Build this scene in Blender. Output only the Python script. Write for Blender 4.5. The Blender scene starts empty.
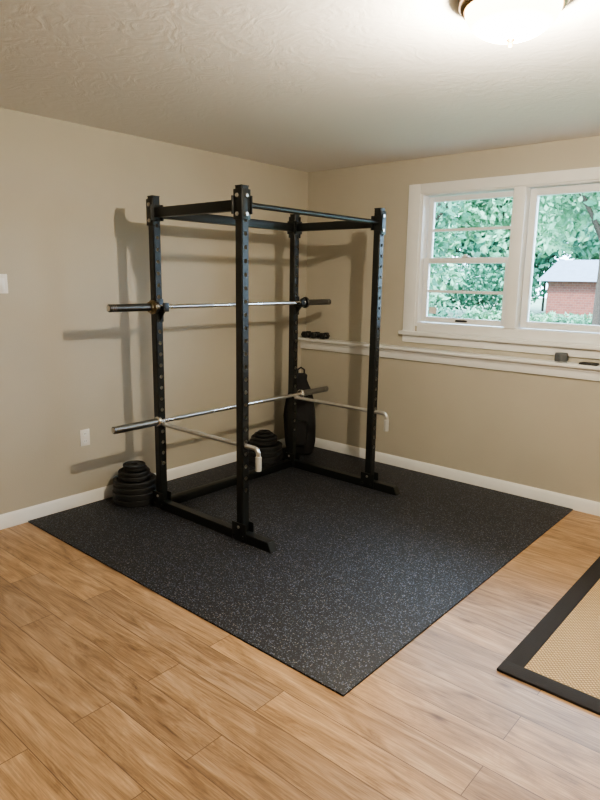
import bpy, bmesh, math, random
import numpy as np
from mathutils import Vector, Matrix
random.seed(7); np.random.seed(7)
COL=bpy.context.scene.collection
H=2.581; XR=5.4; YF=-6.6; LW=0.06   # room height, right wall, rear wall, lower wall thickness offset
try: bpy.context.scene.view_settings.look='AgX - Medium High Contrast'
except Exception: pass

# ------------------------------------------------------------------ materials
def newmat(name):
    m=bpy.data.materials.new(name); m.use_nodes=True
    nt=m.node_tree; b=nt.nodes['Principled BSDF']; return m,nt,b
def simple(name,col,rough=.5,metal=0,noise=0.0,nscale=30,bump=0,bscale=200,**kw):
    m,nt,b=newmat(name)
    b.inputs['Base Color'].default_value=(*col,1); b.inputs['Roughness'].default_value=rough; b.inputs['Metallic'].default_value=metal
    tc=nt.nodes.new('ShaderNodeTexCoord')
    if noise>0:
        n=nt.nodes.new('ShaderNodeTexNoise'); n.inputs['Scale'].default_value=nscale; n.inputs['Detail'].default_value=3
        nt.links.new(tc.outputs['Object'],n.inputs['Vector'])
        r=nt.nodes.new('ShaderNodeValToRGB')
        r.color_ramp.elements[0].position=.3; r.color_ramp.elements[1].position=.7
        r.color_ramp.elements[0].color=(*[c*(1-noise) for c in col],1); r.color_ramp.elements[1].color=(*[min(1,c*(1+noise)) for c in col],1)
        nt.links.new(n.outputs['Fac'],r.inputs['Fac']); nt.links.new(r.outputs['Color'],b.inputs['Base Color'])
    if bump>0:
        n=nt.nodes.new('ShaderNodeTexNoise'); n.inputs['Scale'].default_value=bscale; n.inputs['Detail'].default_value=4
        nt.links.new(tc.outputs['Object'],n.inputs['Vector'])
        bp=nt.nodes.new('ShaderNodeBump'); bp.inputs['Strength'].default_value=bump; bp.inputs['Distance'].default_value=.004
        nt.links.new(n.outputs['Fac'],bp.inputs['Height']); nt.links.new(bp.outputs['Normal'],b.inputs['Normal'])
    return m
M_wall=simple('wall_paint',(.50,.47,.395),.75,noise=.03,nscale=2,bump=.25,bscale=160)
M_white=simple('white_trim_paint',(.84,.85,.85),.35,noise=.02,nscale=8)
M_vinyl=simple('window_vinyl',(.82,.84,.86),.3,noise=.01)
M_black=simple('black_powder_coat',(.009,.011,.011),.36,bump=.1,bscale=600)
M_steel=simple('bare_steel',(.60,.59,.57),.3,1)
M_chrome=simple('chrome',(.85,.84,.82),.2,1,noise=.03,nscale=60)
M_sleeve=simple('dark_sleeve',(.16,.16,.16),.32,1)
M_sleeve2=simple('brushed_sleeve',(.34,.34,.33),.3,1)
M_bronze=simple('aged_brass',(.27,.21,.13),.4,1,noise=.1)
M_pipe=simple('galvanised_pipe',(.60,.60,.59),.35,.8,noise=.06,nscale=40)
M_iron=simple('black_iron_plate',(.018,.019,.020),.5,bump=.2,bscale=120)
M_fabric=simple('black_nylon',(.016,.016,.018),.8,bump=.5,bscale=300)
M_plast=simple('white_plastic',(.8,.79,.77),.35)
M_dark=simple('dark_slot',(.02,.02,.02),.6)
M_grey=simple('grey_fabric',(.10,.11,.12),.8,noise=.2,nscale=200)
M_rubend=simple('pipe_cap_grey',(.45,.45,.43),.5)

def ceiling_mat():
    m,nt,b=newmat('ceiling_plaster'); b.inputs['Base Color'].default_value=(.80,.785,.77,1); b.inputs['Roughness'].default_value=.8
    tc=nt.nodes.new('ShaderNodeTexCoord')
    v=nt.nodes.new('ShaderNodeTexNoise'); v.inputs['Scale'].default_value=7; v.inputs['Detail'].default_value=4; v.inputs['Distortion'].default_value=3
    nt.links.new(tc.outputs['Object'],v.inputs['Vector'])
    bp=nt.nodes.new('ShaderNodeBump'); bp.inputs['Strength'].default_value=.30; bp.inputs['Distance'].default_value=.009
    nt.links.new(v.outputs['Fac'],bp.inputs['Height']); nt.links.new(bp.outputs['Normal'],b.inputs['Normal'])
    return m
M_ceil=ceiling_mat()

def floor_mat():
    m,nt,b=newmat('oak_planks'); L=nt.links.new; N=nt.nodes.new
    tc=N('ShaderNodeTexCoord')
    br=N('ShaderNodeTexBrick'); br.offset=.37; br.offset_frequency=2; br.squash=1
    br.inputs['Scale'].default_value=1; br.inputs['Brick Width'].default_value=1.22; br.inputs['Row Height'].default_value=.165
    br.inputs['Mortar Size'].default_value=.0016; br.inputs['Mortar Smooth'].default_value=.1; br.inputs['Bias'].default_value=0
    br.inputs['Color1'].default_value=(0,0,0,1); br.inputs['Color2'].default_value=(1,1,1,1); br.inputs['Mortar'].default_value=(.5,.5,.5,1)
    L(tc.outputs['Object'],br.inputs['Vector'])
    sc=N('ShaderNodeVectorMath'); sc.operation='SCALE'; sc.inputs['Scale'].default_value=13.0; L(br.outputs['Color'],sc.inputs[0])
    ad=N('ShaderNodeVectorMath'); ad.operation='ADD'; L(tc.outputs['Object'],ad.inputs[0]); L(sc.outputs[0],ad.inputs[1])
    mp=N('ShaderNodeMapping'); mp.inputs['Scale'].default_value=(1.0,6.5,1); L(ad.outputs[0],mp.inputs['Vector'])
    n1=N('ShaderNodeTexNoise'); n1.inputs['Scale'].default_value=1.9; n1.inputs['Detail'].default_value=9; n1.inputs['Roughness'].default_value=.66; n1.inputs['Distortion'].default_value=1.7
    L(mp.outputs[0],n1.inputs['Vector'])
    mp2=N('ShaderNodeMapping'); mp2.inputs['Scale'].default_value=(4,150,1); L(ad.outputs[0],mp2.inputs['Vector'])
    n2=N('ShaderNodeTexNoise'); n2.inputs['Scale'].default_value=1.5; n2.inputs['Detail'].default_value=5; n2.inputs['Distortion'].default_value=.4; L(mp2.outputs[0],n2.inputs['Vector'])
    r1=N('ShaderNodeValToRGB'); e=r1.color_ramp.elements
    e[0].position=.30; e[0].color=(.20,.115,.06,1); e[1].position=.70; e[1].color=(.60,.41,.245,1)
    x=e.new(.42); x.color=(.355,.22,.115,1); x=e.new(.54); x.color=(.47,.30,.165,1)
    L(n1.outputs['Fac'],r1.inputs['Fac'])
    r2=N('ShaderNodeValToRGB'); r2.color_ramp.elements[0].position=.32; r2.color_ramp.elements[0].color=(.56,.55,.54,1); r2.color_ramp.elements[1].position=.6; r2.color_ramp.elements[1].color=(1.05,1.05,1.05,1)
    L(n2.outputs['Fac'],r2.inputs['Fac'])
    m1=N('ShaderNodeMixRGB'); m1.blend_type='MULTIPLY'; m1.inputs[0].default_value=.75; L(r1.outputs[0],m1.inputs[1]); L(r2.outputs[0],m1.inputs[2])
    r3=N('ShaderNodeValToRGB'); r3.color_ramp.elements[0].color=(.78,.78,.82,1); r3.color_ramp.elements[1].color=(1.12,1.10,1.07,1); L(br.outputs['Color'],r3.inputs['Fac'])
    m2=N('ShaderNodeMixRGB'); m2.blend_type='MULTIPLY'; m2.inputs[0].default_value=1; L(m1.outputs[0],m2.inputs[1]); L(r3.outputs[0],m2.inputs[2])
    mp3=N('ShaderNodeMapping'); mp3.inputs['Scale'].default_value=(1.7,4.8,1); L(ad.outputs[0],mp3.inputs['Vector'])
    vo=N('ShaderNodeTexVoronoi'); vo.inputs['Scale'].default_value=1.3; L(mp3.outputs[0],vo.inputs['Vector'])
    r4=N('ShaderNodeValToRGB'); r4.color_ramp.elements[0].position=.02; r4.color_ramp.elements[0].color=(.25,.18,.14,1); r4.color_ramp.elements[1].position=.13; r4.color_ramp.elements[1].color=(1,1,1,1)
    L(vo.outputs['Distance'],r4.inputs['Fac'])
    m3=N('ShaderNodeMixRGB'); m3.blend_type='MULTIPLY'; m3.inputs[0].default_value=.85; L(m2.outputs[0],m3.inputs[1]); L(r4.outputs[0],m3.inputs[2])
    m4=N('ShaderNodeMixRGB'); m4.inputs[2].default_value=(.12,.07,.04,1); L(br.outputs['Fac'],m4.inputs[0]); L(m3.outputs[0],m4.inputs[1])
    L(m4.outputs[0],b.inputs['Base Color']); b.inputs['Roughness'].default_value=.36
    bp=N('ShaderNodeBump'); bp.inputs['Strength'].default_value=.12; bp.inputs['Distance'].default_value=.002; L(n2.outputs['Fac'],bp.inputs['Height']); L(bp.outputs['Normal'],b.inputs['Normal'])
    return m
M_floor=floor_mat()

def mat_rubber():
    m,nt,b=newmat('speckled_rubber'); L=nt.links.new; N=nt.nodes.new
    tc=N('ShaderNodeTexCoord')
    cur=None; base=(.009,.010,.013,1)
    for k,(scale,th,col) in enumerate([(150,.20,(.15,.17,.24,1)),(125,.12,(.18,.165,.155,1)),(230,.26,(.08,.095,.13,1))]):
        mp=N('ShaderNodeMapping'); mp.inputs['Location'].default_value=(k*3.1,k*1.7,0); mp.inputs['Rotation'].default_value=(0,0,k*.7); L(tc.outputs['Object'],mp.inputs['Vector'])
        nn=N('ShaderNodeTexNoise'); nn.inputs['Scale'].default_value=90; L(mp.outputs[0],nn.inputs['Vector'])
        ds=N('ShaderNodeMixRGB'); ds.inputs[0].default_value=.008; L(mp.outputs[0],ds.inputs[1]); L(nn.outputs['Color'],ds.inputs[2])
        v=N('ShaderNodeTexVoronoi'); v.inputs['Scale'].default_value=scale; L(ds.outputs[0],v.inputs['Vector'])
        sep=N('ShaderNodeSeparateColor'); L(v.outputs['Color'],sep.inputs[0])
        a=N('ShaderNodeMath'); a.operation='LESS_THAN'; a.inputs[1].default_value=th; L(sep.outputs[0],a.inputs[0])
        d=N('ShaderNodeMath'); d.operation='LESS_THAN'; d.inputs[1].default_value=.40; L(v.outputs['Distance'],d.inputs[0])
        mu=N('ShaderNodeMath'); mu.operation='MULTIPLY'; L(a.outputs[0],mu.inputs[0]); L(d.outputs[0],mu.inputs[1])
        mx=N('ShaderNodeMixRGB'); L(mu.outputs[0],mx.inputs[0]); mx.inputs[2].default_value=col
        if cur is None: mx.inputs[1].default_value=base
        else: L(cur.outputs[0],mx.inputs[1])
        cur=mx
    L(cur.outputs[0],b.inputs['Base Color']); b.inputs['Roughness'].default_value=.62
    n=N('ShaderNodeTexNoise'); n.inputs['Scale'].default_value=250; L(tc.outputs['Object'],n.inputs['Vector'])
    bp=N('ShaderNodeBump'); bp.inputs['Strength'].default_value=.4; bp.inputs['Distance'].default_value=.002; L(n.outputs['Fac'],bp.inputs['Height']); L(bp.outputs['Normal'],b.inputs['Normal'])
    return m
M_mat=mat_rubber()
def jute_mat():
    m,nt,b=newmat('woven_jute'); L=nt.links.new; N=nt.nodes.new
    tc=N('ShaderNodeTexCoord')
    w1=N('ShaderNodeTexWave'); w1.inputs['Scale'].default_value=24; w1.bands_direction='X'; w1.inputs['Distortion'].default_value=.6
    w2=N('ShaderNodeTexWave'); w2.inputs['Scale'].default_value=24; w2.bands_direction='Y'; w2.inputs['Distortion'].default_value=.6
    mp=N('ShaderNodeMapping'); mp.inputs['Rotation'].default_value=(0,0,math.radians(45)); L(tc.outputs['Object'],mp.inputs['Vector'])
    L(mp.outputs[0],w1.inputs['Vector']); L(mp.outputs[0],w2.inputs['Vector'])
    mu=N('ShaderNodeMath'); mu.operation='MULTIPLY'; L(w1.outputs['Fac'],mu.inputs[0]); L(w2.outputs['Fac'],mu.inputs[1])
    r=N('ShaderNodeValToRGB'); r.color_ramp.elements[0].color=(.28,.19,.10,1); r.color_ramp.elements[1].color=(.70,.52,.30,1); r.color_ramp.elements[1].position=.6; L(mu.outputs[0],r.inputs['Fac'])
    L(r.outputs[0],b.inputs['Base Color']); b.inputs['Roughness'].default_value=.9
    bp=N('ShaderNodeBump'); bp.inputs['Strength'].default_value=.6; bp.inputs['Distance'].default_value=.004; L(mu.outputs[0],bp.inputs['Height']); L(bp.outputs['Normal'],b.inputs['Normal'])
    return m
M_jute=jute_mat()
M_bind=simple('rug_binding_black',(.022,.02,.02),.9,bump=.5,bscale=150)
def glass_mat():
    m,nt,b=newmat('window_glass'); nt.nodes.remove(b); N=nt.nodes.new
    t=N('ShaderNodeBsdfTransparent'); g=N('ShaderNodeBsdfGlossy'); g.inputs['Roughness'].default_value=.02
    mx=N('ShaderNodeMixShader'); fr=N('ShaderNodeFresnel'); fr.inputs['IOR'].default_value=1.3
    nt.links.new(fr.outputs[0],mx.inputs[0]); nt.links.new(t.outputs[0],mx.inputs[1]); nt.links.new(g.outputs[0],mx.inputs[2])
    nt.links.new(mx.outputs[0],nt.nodes['Material Output'].inputs[0]); return m
M_glass=glass_mat()
def emit_mat(name,col,s):
    m,nt,b=newmat(name); b.inputs['Base Color'].default_value=(.9,.85,.75,1)
    b.inputs['Emission Color'].default_value=(*col,1); b.inputs['Emission Strength'].default_value=s
    b.inputs['Roughness'].default_value=.3
    return m
M_dome=emit_mat('frosted_glass_dome',(1,.82,.50),10.0)

# ------------------------------------------------------------------ mesh builder
class MB:
    def __init__(s): s.bm=bmesh.new(); s.mats=[]
    def mi(s,m):
        if m not in s.mats: s.mats.append(m)
        return s.mats.index(m)
    def _add(s,tmp,mat,smooth):
        i=s.mi(mat)
        me=bpy.data.meshes.new('t'); 
        for f in tmp.faces: f.material_index=i; f.smooth=smooth
        tmp.to_mesh(me); tmp.free(); s.bm.from_mesh(me); bpy.data.meshes.remove(me)
    def box(s,x0,x1,y0,y1,z0,z1,mat,bev=0,M=None):
        t=bmesh.new(); bmesh.ops.create_cube(t,size=1)
        for v in t.verts: v.co=Vector(((x0+x1)/2+v.co.x*(x1-x0),(y0+y1)/2+v.co.y*(y1-y0),(z0+z1)/2+v.co.z*(z1-z0)))
        if bev: bmesh.ops.bevel(t,geom=t.edges[:],offset=bev,segments=2,affect='EDGES',profile=.5)
        if M is not None: t.transform(M)
        s._add(t,mat,False)
    def lathe(s,prof,mat,origin=(0,0,0),axis='Z',seg=32,M=None,smooth=True):
        t=bmesh.new(); rings=[]
        for r,z in prof:
            if r<1e-6: rings.append([t.verts.new((0,0,z))])
            else: rings.append([t.verts.new((r*math.cos(2*math.pi*k/seg),r*math.sin(2*math.pi*k/seg),z)) for k in range(seg)])
        for a,b in zip(rings[:-1],rings[1:]):
            for k in range(seg):
                k2=(k+1)%seg
                vs=[a[0]] if len(a)==1 else [a[k],a[k2]]
                vs+= [b[0]] if len(b)==1 else [b[k2],b[k]]
                if len(vs)>=3:
                    try:t.faces.new(vs)
                    except: pass
        for f in t.faces: f.smooth=smooth
        bmesh.ops.recalc_face_normals(t,faces=t.faces[:])
        if axis=='Y': t.transform(Matrix.Rotation(-math.pi/2,4,'X'))
        if axis=='X': t.transform(Matrix.Rotation(math.pi/2,4,'Y'))
        if M is not None: t.transform(M)
        t.transform(Matrix.Translation(origin)); s._add(t,mat,smooth)
    def cyl(s,p0,p1,r,mat,seg=24,bev=.15):
        p0=Vector(p0);p1=Vector(p1);d=p1-p0;L=d.length; c=min(r*bev,L*.2)
        q=d.to_track_quat('Z','Y').to_matrix().to_4x4()
        s.lathe([(0,0),(r-c,0),(r,c),(r,L-c),(r-c,L),(0,L)],mat,origin=p0,M=q,seg=seg)
    def tube(s,pts,r,mat,seg=14):
        t=bmesh.new(); P=[Vector(p) for p in pts]; rings=[]; up=Vector((0.13,1,0.07)).normalized()
        for i,p in enumerate(P):
            d=(P[min(i+1,len(P)-1)]-P[max(i-1,0)]).normalized()
            a=d.cross(up).normalized(); b=d.cross(a)
            rings.append([t.verts.new(p+a*r*math.cos(2*math.pi*k/seg)+b*r*math.sin(2*math.pi*k/seg)) for k in range(seg)])
        for A,B in zip(rings[:-1],rings[1:]):
            for k in range(seg): t.faces.new((A[k],A[(k+1)%seg],B[(k+1)%seg],B[k]))
        t.faces.new(rings[0][::-1]); t.faces.new(rings[-1]); bmesh.ops.recalc_face_normals(t,faces=t.faces[:])
        s._add(t,mat,True)
    def prism(s,poly,axis,a0,a1,mat,bev=0):
        t=bmesh.new()
        def mk(u,v,w): return {'X':(w,u,v),'Y':(u,w,v),'Z':(u,v,w)}[axis]
        lo=[t.verts.new(mk(u,v,a0)) for u,v in poly]; hi=[t.verts.new(mk(u,v,a1)) for u,v in poly]
        n=len(poly); t.faces.new(lo); t.faces.new(hi)
        for k in range(n): t.faces.new((lo[k],lo[(k+1)%n],hi[(k+1)%n],hi[k]))
        bmesh.ops.recalc_face_normals(t,faces=t.faces[:])
        if bev: bmesh.ops.bevel(t,geom=t.edges[:],offset=bev,segments=2,affect='EDGES')
        s._add(t,mat,False)
    def done(s,name,parent=None):
        me=bpy.data.meshes.new(name); s.bm.to_mesh(me); s.bm.free()
        for m in s.mats: me.materials.append(m)
        o=bpy.data.objects.new(name,me); COL.objects.link(o)
        try: me.set_sharp_from_angle(angle=math.radians(40))
        except Exception: pass
        if parent: o.parent=parent
        return o
def empty(name,loc=(0,0,0)):
    e=bpy.data.objects.new(name,None); COL.objects.link(e); return e

# ------------------------------------------------------------------ room
b=MB(); b.box(-.15,XR+.15,YF-.15,.15,-.12,0,M_floor); b.done('floor')
b=MB(); b.box(-.15,XR+.15,YF-.15,.15,H,H+.12,M_ceil); b.done('ceiling')
b=MB(); b.box(-.15,0,YF-.15,.15,0,H,M_wall); b.done('wall_left')
b=MB(); b.box(XR,XR+.15,YF-.15,.15,0,H,M_wall); b.done('wall_right')
b=MB(); b.box(0,XR,YF-.15,YF,0,H,M_wall); b.done('wall_rear')
WX0,WX1,WZ0,WZ1=1.20,4.32,1.24,2.32
b=MB()
b.box(0,WX0,0,.15,0,H,M_wall); b.box(WX1,XR,0,.15,0,H,M_wall)
b.box(WX0,WX1,0,.15,0,WZ0,M_wall); b.box(WX0,WX1,0,.15,WZ1,H,M_wall)
b.box(0,XR,-LW,0,0,1.03,M_wall)
b.done('wall_back')
def base_prof(sign,off):
    return [(off,0),(off+sign*.016,0),(off+sign*.016,.078),(off+sign*.010,.088),(off+sign*.006,.096),(off,.096)]
b=MB(); b.prism(base_prof(1,0.0),'Y',YF,-LW,M_white); b.done('baseboard_left')
b=MB(); b.prism(base_prof(-1,-LW),'X',0,XR,M_white); b.done('baseboard_back')
b=MB(); b.prism(base_prof(-1,XR),'Y',YF,-LW-.016,M_white); b.done('baseboard_right')
b=MB(); b.box(0,XR,-.115,0,1.035,1.06,M_white,.004); b.box(0,XR,-LW-.018,-LW,.955,1.035,M_white,.003); b.box(0,XR,-LW-.03,-LW-.018,1.012,1.035,M_white,.003); b.done('trim_1')

# ------------------------------------------------------------------ window
win=empty('window_1')
b=MB()
cx0,cx1,cz0,cz1=1.10,4.42,1.15,2.38
b.box(cx0,WX0+.01,-.02,0,1.19,cz1,M_white,.003); b.box(WX1-.01,cx1,-.02,0,1.19,cz1,M_white,.003)
b.box(WX0+.01,WX1-.01,-.02,0,WZ1-.02,cz1,M_white,.003)
b.box(cx0-.02,cx1+.02,-.055,0,1.165,1.195,M_white,.004)
b.box(cx0,cx1,-.018,0,1.10,1.165,M_white,.003)
b.box(WX0,WX0+.03,-.005,.15,WZ0,WZ1,M_white,.002); b.box(WX1-.03,WX1,-.005,.15,WZ0,WZ1,M_white,.002)
b.box(WX0+.03,WX1-.03,-.005,.15,WZ1-.03,WZ1,M_white,.002); b.box(WX0+.03,WX1-.03,-.005,.15,WZ0-.045,WZ0+.03,M_white,.002)
b.box(1.985,2.075,-.018,.15,WZ0+.03,WZ1-.03,M_white,.003); b.box(3.445,3.535,-.018,.15,WZ0+.03,WZ1-.03,M_white,.003)
b.done('casing',win)
def sash(b,x0,x1,z0,z1,y0,y1,fr,mun=None,g=None):
    b.box(x0,x0+fr,y0,y1,z0,z1,M_vinyl,.003); b.box(x1-fr,x1,y0,y1,z0,z1,M_vinyl,.003)
    b.box(x0+fr,x1-fr,y0,y1,z0,z0+fr,M_vinyl,.003); b.box(x0+fr,x1-fr,y0,y1,z1-fr,z1,M_vinyl,.003)
    if mun: b.box(x0+fr,x1-fr,(y0+y1)/2-.009,(y0+y1)/2+.009,mun-.011,mun+.011,M_vinyl)
    g.box(x0+fr-.004,x1-fr+.004,(y0+y1)/2-.002,(y0+y1)/2+.002,z0+fr-.004,z1-fr+.004,M_glass)
b=MB(); g=MB()
for (a,c) in ((1.23,1.985),(3.535,4.29)):
    sash(b,a+.005,c-.005,1.755,2.285,.085,.12,.042,2.02,g)
    sash(b,a+.005,c-.005,1.275,1.80,.045,.08,.045,1.53,g)
    b.box((a+c)/2-.03,(a+c)/2+.03,.03,.05,1.80,1.812,M_vinyl,.002); b.cyl(((a+c)/2,.04,1.81),((a+c)/2,.04,1.825),.014,M_vinyl)
    b.box((a+c)/2-.05,(a+c)/2+.05,.03,.046,1.292,1.306,M_dark,.003)
sash(b,2.08,3.44,1.275,2.285,.06,.11,.05,None,g)
b.done('sashes',win); g.done('glass',win)
b=MB(); b.box(1.30,1.37,.0585,.0598,1.345,1.40,M_plast); b.done('sticker',win)

# ------------------------------------------------------------------ mat & rug
b=MB(); b.box(.018,2.64,-2.84,-.082,0,.009,M_mat,.001); b.done('rubber_gym_mat')
rug=empty('area_rug')
b=MB(); rx0,rx1,ry0,ry1=3.02,4.9,-2.27,-.45
b.box(rx0+.06,rx1-.06,ry0+.06,ry1-.06,0,.009,M_jute); b.done('jute_field',rug)
b=MB(); w=.085
b.box(rx0,rx0+w,ry0,ry1,0,.013,M_bind,.004); b.box(rx1-w,rx1,ry0,ry1,0,.013,M_bind,.004)
b.box(rx0,rx1,ry0,ry0+w,0,.0132,M_bind,.004); b.box(rx0,rx1,ry1-w,ry1,0,.0132,M_bind,.004); b.done('border',rug)

# ------------------------------------------------------------------ power rack
AX,BX,AY,CY,HR=.46,1.28,-2.08,-.70,2.12
ZB=.009; P=.029
rack=empty('power_rack')
def post(name,x,y):
    me=bpy.data.meshes.new(name); t=bmesh.new(); bmesh.ops.create_cube(t,size=1)
    for v in t.verts: v.co=Vector((x+v.co.x*2*P,y+v.co.y*2*P,(ZB+.06+HR)/2+v.co.z*(HR-ZB-.06)))
    ed=[e for e in t.edges if abs(e.verts[0].co.z-e.verts[1].co.z)>1]
    bmesh.ops.bevel(t,geom=ed,offset=.006,segments=3,affect='EDGES')
    t.to_mesh(me); t.free(); me.materials.append(M_black); me.materials.append(M_steel)
    o=bpy.data.objects.new(name,me); COL.objects.link(o)
    c=bmesh.new(); z=.34
    while z<1.97:
        bmesh.ops.create_cone(c,cap_ends=True,segments=14,radius1=.0125,radius2=.0125,depth=.2,matrix=Matrix.Translation((x,y,z))@Matrix.Rotation(math.pi/2,4,'Y'))
        z+=.0762
    cm=bpy.data.meshes.new('c'); c.to_mesh(cm); c.free(); cm.materials.append(M_black); cm.materials.append(M_steel)
    for p in cm.polygons: p.material_index=1
    co=bpy.data.objects.new('cutter',cm); COL.objects.link(co)
    md=o.modifiers.new('b','BOOLEAN'); md.operation='DIFFERENCE'; md.object=co; md.solver='EXACT'
    dg=bpy.context.evaluated_depsgraph_get(); nm=bpy.data.meshes.new_from_object(o.evaluated_get(dg))
    o.modifiers.clear(); o.data=nm; bpy.data.objects.remove(co)
    o.parent=rack
post('upright_1',AX,AY); post('upright_2',BX,AY); post('upright_3',AX,CY); post('upright_4',BX,CY)
b=MB()
for y in (AY,CY):
    b.prism([(AX-.085,ZB),(BX+.27,ZB),(BX+.24,ZB+.06),(AX-.085,ZB+.06)],'Y',y-P,y+P,M_black,.003)
    for x in (AX,BX):
        for s in (-1,1):
            b.box(x-.06,x+.06,y+s*(P+.003)-.003,y+s*(P+.003)+.003,ZB+.005,ZB+.12,M_black,.001)
            for dx,dz in ((-.0,.095),(-.04,.035),(.04,.035)):
                b.cyl((x+dx,y+s*(P+.006),ZB+dz),(x+dx,y+s*(P+.014),ZB+dz),.010,M_steel if dz>.05 else M_black,seg=6)
b.box(AX-P,AX+P,AY+P,CY-P,ZB+.002,ZB+.06,M_black,.003)
b.done('base_feet',rack)
b=MB()
zt=2.02
for y in (AY,CY): b.box(AX+P,BX-P,y-.024,y+.024,zt-.03,zt+.03,M_black,.003)
b.box(AX-.024,AX+.024,AY+P,CY-P,zt-.03,zt+.03,M_black,.003)
b.cyl((BX,AY+P,zt+.005),(BX,CY-P,zt+.005),.016,M_black)
for x in (AX,BX):
    for y in (AY,CY):
        sy=-1 if y==AY else 1
        sx=1 if x==BX else -1
        yo=y+sy*(P+.003); b.box(x-.034,x+.034,yo-.003,yo+.003,zt-.08,zt+.085,M_black,.001)
        xo=x+sx*(P+.003); b.box(xo-.003,xo+.003,y-.034,y+.034,zt-.08,zt+.085,M_black,.001)
        for dz in (-.05,.05):
            b.cyl((x,yo+sy*.003,zt+dz),(x,yo+sy*.012,zt+dz),.013,M_steel,seg=6)
            b.cyl((xo+sx*.003,y,zt+dz),(xo+sx*.012,y,zt+dz),.013,M_steel,seg=6)
        b.box(x-P,x+P,y-P,y+P,HR,HR+.006,M_black,.002)
        b.box(x-sx*(P+.003)-.003,x-sx*(P+.003)+.003,y-.05,y+.05,zt-.05,zt+.05,M_black,.001)
        b.box(x-.05,x+.05,y-sy*(P+.003)-.003,y-sy*(P+.003)+.003,zt-.05,zt+.05,M_black,.001)
b.done('top_frame',rack)
for i,y in enumerate((AY,CY)):
    b=MB(); zc=1.42
    x0=AX+P
    b.box(x0,x0+.008,y-.028,y+.028,zc-.10,zc+.05,M_black,.001)
    b.box(x0,x0+.075,y-.022,y+.022,zc-.030,zc-.0145,M_black,.002)
    b.box(x0+.062,x0+.078,y-.022,y+.022,zc-.030,zc+.028,M_black,.003)
    b.prism([(x0+.008,zc-.03),(x0+.06,zc-.03),(x0+.008,zc-.09)],'Y',y-.004,y+.004,M_black)
    b.done('j_hook_%d'%(i+1),rack)
for i,y in enumerate((AY,CY)):
    b=MB(); z=.6205; r=.0145; xe=BX+.10
    pts=[(AX-.06,y,z),(AX+P,y,z)]+[(xe,y,z)]
    for k in range(1,7):
        a=math.pi/2*k/6; pts.append((xe+.035*math.sin(a),y,z-.035*(1-math.cos(a))))
    pts.append((xe+.035,y,z-.125))
    b.tube(pts,r,M_pipe)
    b.cyl((xe+.035,y,z-.045),(xe+.035,y,z-.135),.019,M_rubend)
    b.done('safety_bar_%d'%(i+1),rack)

# ------------------------------------------------------------------ barbells
def barbell(x,z,ymid,sleeve_mat,end_mat,coll_mat,lock):
    b=MB(); S=.728; T=1.09
    b.cyl((x,ymid-S,z),(x,ymid+S,z),.014,M_chrome,bev=.02)
    for y0,y1 in ((-.62,-.25),(.25,.62),(-.08,.08)):
        b.cyl((x,ymid+y0,z),(x,ymid+y1,z),.0144,M_steel,bev=.02)
    for s in (-1,1):
        b.lathe([(0,0),(.030,0),(.036,.006),(.036,.020),(.032,.026),(.026,.030),(0,.030)],coll_mat,origin=(x,ymid+s*(S-.002),z),M=Matrix.Rotation(-s*math.pi/2,4,'X'))
        b.cyl((x,ymid+s*(S+.02),z),(x,ymid+s*T,z),.025,sleeve_mat,bev=.12)
        for q in range(3): b.lathe([(.0251,0),(.0257,.001),(.0251,.002)],end_mat,origin=(x,ymid+s*(T-.02-q*.012),z),M=Matrix.Rotation(-s*math.pi/2,4,'X'))
        b.cyl((x,ymid+s*T,z),(x,ymid+s*(T+.002),z),.018,end_mat)
    if lock:
        for s in (-1,1): b.lathe([(.026,0),(.042,0),(.046,.004),(.046,.014),(.040,.018),(.034,.02),(.034,.034),(.026,.034)],M_bronze if s<0 else M_sleeve,origin=(x,ymid+s*(S+.03),z),M=Matrix.Rotation(-s*math.pi/2,4,'X'))
    return b
barbell(AX+P+.030,1.4205,-1.390,M_sleeve,M_steel,M_sleeve,True).done('barbell')
barbell(AX+P+.022,.6492,-1.390,M_sleeve2,M_steel,M_chrome,False).done('barbell')

# ------------------------------------------------------------------ plates
def plate_prof(R,t):
    h=t/2
    return [(.026,-h*.8),(.055,-h*.8),(.058,-h*.45),(R*.80,-h*.45),(R*.84,-h),(R-.006,-h),(R,-h+.006),(R,h-.006),(R-.006,h),(R*.84,h),(R*.80,h*.45),(.058,h*.45),(.055,h*.8),(.026,h*.8),(.026,-h*.8)]
def stack(cx,cy,spec):
    b=MB(); z=ZB
    for R,t in spec:
        b.lathe(plate_prof(R,t),M_iron,origin=(cx+random.uniform(-.006,.006),cy+random.uniform(-.006,.006),z+t/2),seg=40); z+=t
    return b
stack(.20,-2.12,[(.160,.045),(.160,.045),(.158,.042),(.156,.038),(.118,.032),(.112,.030),(.082,.024),(.08,.022)]).done('weight_plate_stack')
stack(.22,-.80,[(.165,.045),(.165,.045),(.163,.045),(.160,.042),(.120,.036),(.115,.030),(.085,.026),(.05,.02)]).done('weight_plate_stack')

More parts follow.
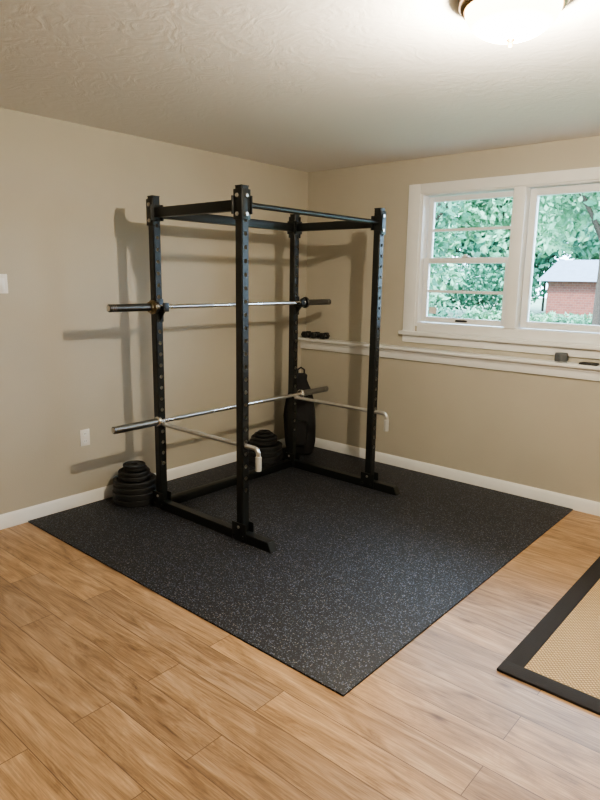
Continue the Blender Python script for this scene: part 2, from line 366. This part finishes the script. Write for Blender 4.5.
# ------------------------------------------------------------------ bag in the corner
def bag():
    t=bmesh.new(); seg=28
    prof=[(0,.10,.07),(.02,.125,.09),(.12,.14,.105),(.26,.145,.105),(.40,.135,.095),(.52,.115,.08),(.60,.095,.065),(.66,.07,.05),(.70,.055,.04),(.74,.06,.04),(.755,.04,.03)]
    rings=[]
    for i,(z,a,c) in enumerate(prof):
        ring=[]
        for k in range(seg):
            th=2*math.pi*k/seg; cs,sn=math.cos(th),math.sin(th)
            w=1+.035*math.sin(5*th+z*14)+.02*math.sin(9*th-z*20)
            ring.append(t.verts.new((math.copysign(abs(cs)**.75,cs)*a*w,math.copysign(abs(sn)**.75,sn)*c*w-z*0.0,z)))
        rings.append(ring)
    for A,B in zip(rings[:-1],rings[1:]):
        for k in range(seg): t.faces.new((A[k],A[(k+1)%seg],B[(k+1)%seg],B[k]))
    t.faces.new(rings[0][::-1]); t.faces.new(rings[-1]); bmesh.ops.recalc_face_normals(t,faces=t.faces[:])
    return t
root=empty('gym_bag')
b=MB(); t=bag(); b._add(t,M_fabric,True)
b.box(-.075,.075,-.135,-.085,.10,.34,M_fabric,.02)
b.tube([(-.05,-.06,.66),(-.11,-.11,.55),(-.135,-.10,.38),(-.12,-.10,.2),(-.09,-.10,.1)],.012,M_fabric)
b.tube([(-.03,0,.74),(-.03,0,.79),(0,0,.81),(.03,0,.79),(.03,0,.74)],.008,M_fabric)
o=b.done('bag_body',root)
root.location=(.25,-.35,ZB); root.rotation_euler=(0,0,math.radians(35))

# ------------------------------------------------------------------ things on the ledge
def dumbbell(x):
    b=MB(); z=1.06+.032
    for y0,y1 in ((-.105,-.070),(-.045,-.010)):
        b.cyl((x,y0,z),(x,y1,z),.032,M_iron,seg=6)
    b.cyl((x,-.075,z),(x,-.04,z),.012,M_steel)
    b.done('dumbbell')
for x in (.06,.17,.28): dumbbell(x)
b=MB(); b.lathe([(0,0),(.040,0),(.044,.004),(.045,.03),(.044,.06),(.040,.066),(.03,.067),(0,.067)],M_grey,origin=(2.45,-.068,1.06)); b.lathe([(.043,0),(.0462,.002),(.043,.004)],M_vinyl,origin=(2.45,-.068,1.064)); b.done('smart_speaker')
b=MB(); b.box(2.58,2.70,-.10,-.035,1.06,1.074,M_dark,.004); b.box(2.585,2.695,-.097,-.038,1.0735,1.0748,M_iron); b.done('phone')

# ------------------------------------------------------------------ outlet / switch
b=MB(); b.box(0,.006,-2.425,-2.352,.435,.552,M_plast,.002)
for z in (.467,.52):
    b.lathe([(0,0),(.017,0),(.017,.003),(0,.003)],M_white,origin=(.005,-2.3885,z),axis='X',seg=20)
    for dy in (-.006,.006): b.box(.0075,.0085,-2.3885+dy-.001,-2.3885+dy+.001,z-.002,z+.006,M_dark)
b.done('wall_outlet')
b=MB(); b.box(0,.006,-2.925,-2.852,1.50,1.617,M_plast,.002); b.box(.005,.010,-2.905,-2.872,1.525,1.592,M_white,.002); b.done('light_switch')

# ------------------------------------------------------------------ ceiling lamp
LX,LY=2.92,-2.365
lamp=empty('ceiling_lamp')
M_rim=simple('lamp_bronze',(.32,.21,.11),.35,1,noise=.1)
b=MB(); b.lathe([(0,H),(.168,H),(.182,H-.012),(.182,H-.026),(.175,H-.036),(.165,H-.040),(.160,H-.03),(0,H-.03)],M_rim,origin=(LX,LY,0),seg=48)
b.lathe([(0,H-.130),(.010,H-.132),(.015,H-.138),(.010,H-.145),(.011,H-.151),(.006,H-.159),(0,H-.161)],M_rim,origin=(LX,LY,0),seg=24)
b.done('lamp_base',lamp)
b=MB(); prof=[(.161*math.cos(a),H-.038-.098*math.sin(a)) for a in np.linspace(0,math.pi/2,14)]; prof[-1]=(0,H-.136)
b.lathe(prof,M_dome,origin=(LX,LY,0),seg=48); b.done('glass_dome',lamp)
l=bpy.data.lights.new('bulb','POINT'); l.energy=150; l.color=(1,.86,.66); l.shadow_soft_size=.025
lo=bpy.data.objects.new('bulb',l); COL.objects.link(lo); lo.location=(LX,LY,H-.21); lo.parent=lamp

# ------------------------------------------------------------------ outdoors
M_grass=simple('lawn',(.15,.23,.14),.9,noise=.35,nscale=1.5)
M_leaf=simple('leaves',(.065,.20,.12),.6,noise=.45,nscale=1.2)
M_leaf2=simple('leaves_light',(.18,.38,.23),.6,noise=.4,nscale=1.5)
M_bark=simple('bark',(.06,.045,.035),.9,noise=.3)
M_roof=simple('roof_shingle',(.17,.21,.26),.8,noise=.1,nscale=4)
def brickm():
    m,nt,b=newmat('red_brick'); br=nt.nodes.new('ShaderNodeTexBrick'); tc=nt.nodes.new('ShaderNodeTexCoord'); mp=nt.nodes.new('ShaderNodeMapping'); mp.inputs['Rotation'].default_value=(math.pi/2,0,0)
    br.inputs['Color1'].default_value=(.27,.08,.055,1); br.inputs['Color2'].default_value=(.20,.06,.045,1); br.inputs['Mortar'].default_value=(.25,.18,.16,1)
    br.inputs['Scale'].default_value=2; br.inputs['Mortar Size'].default_value=.012
    nt.links.new(tc.outputs['Object'],mp.inputs[0]); nt.links.new(mp.outputs[0],br.inputs['Vector']); nt.links.new(br.outputs['Color'],b.inputs['Base Color']); return m
M_brick=brickm()
GZ=-.8
b=MB(); b.box(-70,40,.16,90,GZ-.1,GZ,M_grass); b.done('lawn')
def leafcloud(name,blobs,n,size,mat,trunk=None):
    V=[];F=[]
    tot=sum(r**2 for *_,r in blobs)
    for (x,y,z,r) in blobs:
        k=int(n*r*r/tot)
        d=np.random.normal(size=(k,3)); d/=np.linalg.norm(d,axis=1)[:,None]
        c=np.array([x,y,z])+d*r*(np.random.rand(k,1)**.45)*np.array([1,1,.8])
        c[:,2]=np.maximum(c[:,2],GZ+.45+np.random.rand(k)*.3)
        for p in c:
            u=np.random.normal(size=3);u/=np.linalg.norm(u); w=np.cross(u,np.random.normal(size=3)); w/=np.linalg.norm(w)
            s=size*random.uniform(.6,1.3); i=len(V)
            V+= [p-u*s,p+w*s*.5,p+u*s,p-w*s*.5]; F.append((i,i+1,i+2,i+3))
    me=bpy.data.meshes.new(name); me.from_pydata([tuple(map(float,v)) for v in V],[],F); me.materials.append(mat)
    root=empty(name); o=bpy.data.objects.new('foliage',me); COL.objects.link(o); o.parent=root
    if trunk:
        tb=MB(); x,y,h=trunk; tb.tube([(x,y,GZ),(x+.05,y,h*.5),(x-.05,y+.05,h)],.10,M_bark)
        for a in range(5):
            an=a*1.3; tb.tube([(x,y,h*.55+a*.12),(x+math.cos(an)*.7,y+math.sin(an)*.7,h*.8+a*.15),(x+math.cos(an)*1.4,y+math.sin(an)*1.4,h+a*.15)],.05,M_bark,seg=8)
        tb.done('trunk',root)
def tree(x,y,h,R,n,mat,size=.13,low=.5):
    bl=[(x+random.uniform(-1,1)*R*.75,y+random.uniform(-1,1)*R*.6,h+random.uniform(-low,.8)*R*.8,R*random.uniform(.35,.6)) for _ in range(11)]
    leafcloud('tree',bl,n,size,mat,(x,y,h))
tree(-4.6,9,3.5,2.3,5500,M_leaf,.10,.8)
tree(-.3,10.5,4.0,2.4,6000,M_leaf2,.10,.75)
tree(2.6,9.0,3.6,2.2,4000,M_leaf,.11)
tree(-9.5,15,3.5,3.4,7000,M_leaf2,.15,.9)
tree(-5.4,18,4.8,3.0,6500,M_leaf2,.15,.65)
tree(-1.2,19,5.0,3.0,6000,M_leaf,.15,.55)
tree(-15,22,4,4.4,9000,M_leaf2,.21,1)
tree(-20,34,6,5.5,8000,M_leaf2,.28,1)
tree(-13.5,37,6,5,9000,M_leaf,.28,1.1)
tree(-7,46,7,6,9000,M_leaf2,.32,1.1)
tree(-15,48,7,6,9000,M_leaf,.32,1.1)
tree(1,40,6,5,8000,M_leaf,.3,1.1)
hb=[(x,13+random.uniform(-.3,.3),.1,.9) for x in np.arange(-16,-5.5,.8)]
leafcloud('hedge',hb,11000,.09,M_leaf)
hb=[(x,25+random.uniform(-.3,.3),-.35,.75) for x in np.arange(-10,3,.9)]
leafcloud('hedge',hb,8000,.12,M_leaf2)
hb=[(x,31+random.uniform(-.5,.5),1.2,1.8) for x in np.arange(-26,-10.5,1.5)]
leafcloud('hedge',hb,12000,.16,M_leaf)
house=empty('brick_house'); b=MB()
b.box(-8.0,-1.5,29,34,GZ,1.7,M_brick); b.box(-5.2,-4.2,28.95,29.0,.3,1.3,M_white); b.box(-5.12,-4.28,28.93,28.96,.36,1.24,M_dark); b.box(-3.4,-2.5,28.95,29.0,GZ,1.3,M_white)
b.prism([(28.5,1.65),(34.5,1.65),(31.5,2.8)],'X',-8.4,-1.1,M_roof)
b.done('house_body',house)

# ------------------------------------------------------------------ light
w=bpy.data.worlds.new('sky'); bpy.context.scene.world=w; w.use_nodes=True
bg=w.node_tree.nodes['Background']; bg.inputs[0].default_value=(.54,.76,1,1); bg.inputs[1].default_value=13.5
s=bpy.data.lights.new('sun','SUN'); s.energy=9; s.angle=.05; s.color=(1,.97,.92)
so=bpy.data.objects.new('sun',s); COL.objects.link(so); so.rotation_euler=(math.radians(42),0,math.radians(-20))

# ------------------------------------------------------------------ camera
yaw,pitch,roll=-.7114,-.1942,.0155
f=Vector((math.sin(yaw)*math.cos(pitch),math.cos(yaw)*math.cos(pitch),math.sin(pitch)))
r=Vector((math.cos(yaw),-math.sin(yaw),0)); u=r.cross(f)
r2=math.cos(roll)*r+math.sin(roll)*u; u2=-math.sin(roll)*r+math.cos(roll)*u
cam=bpy.data.objects.new('camera',bpy.data.cameras.new('camera')); COL.objects.link(cam)
cam.matrix_world=Matrix(((r2.x,u2.x,-f.x,3.9234),(r2.y,u2.y,-f.y,-4.6197),(r2.z,u2.z,-f.z,1.6232),(0,0,0,1)))
cam.data.sensor_width=36; cam.data.lens=.6219*1000/800*36; cam.data.clip_start=.05
bpy.context.scene.camera=cam
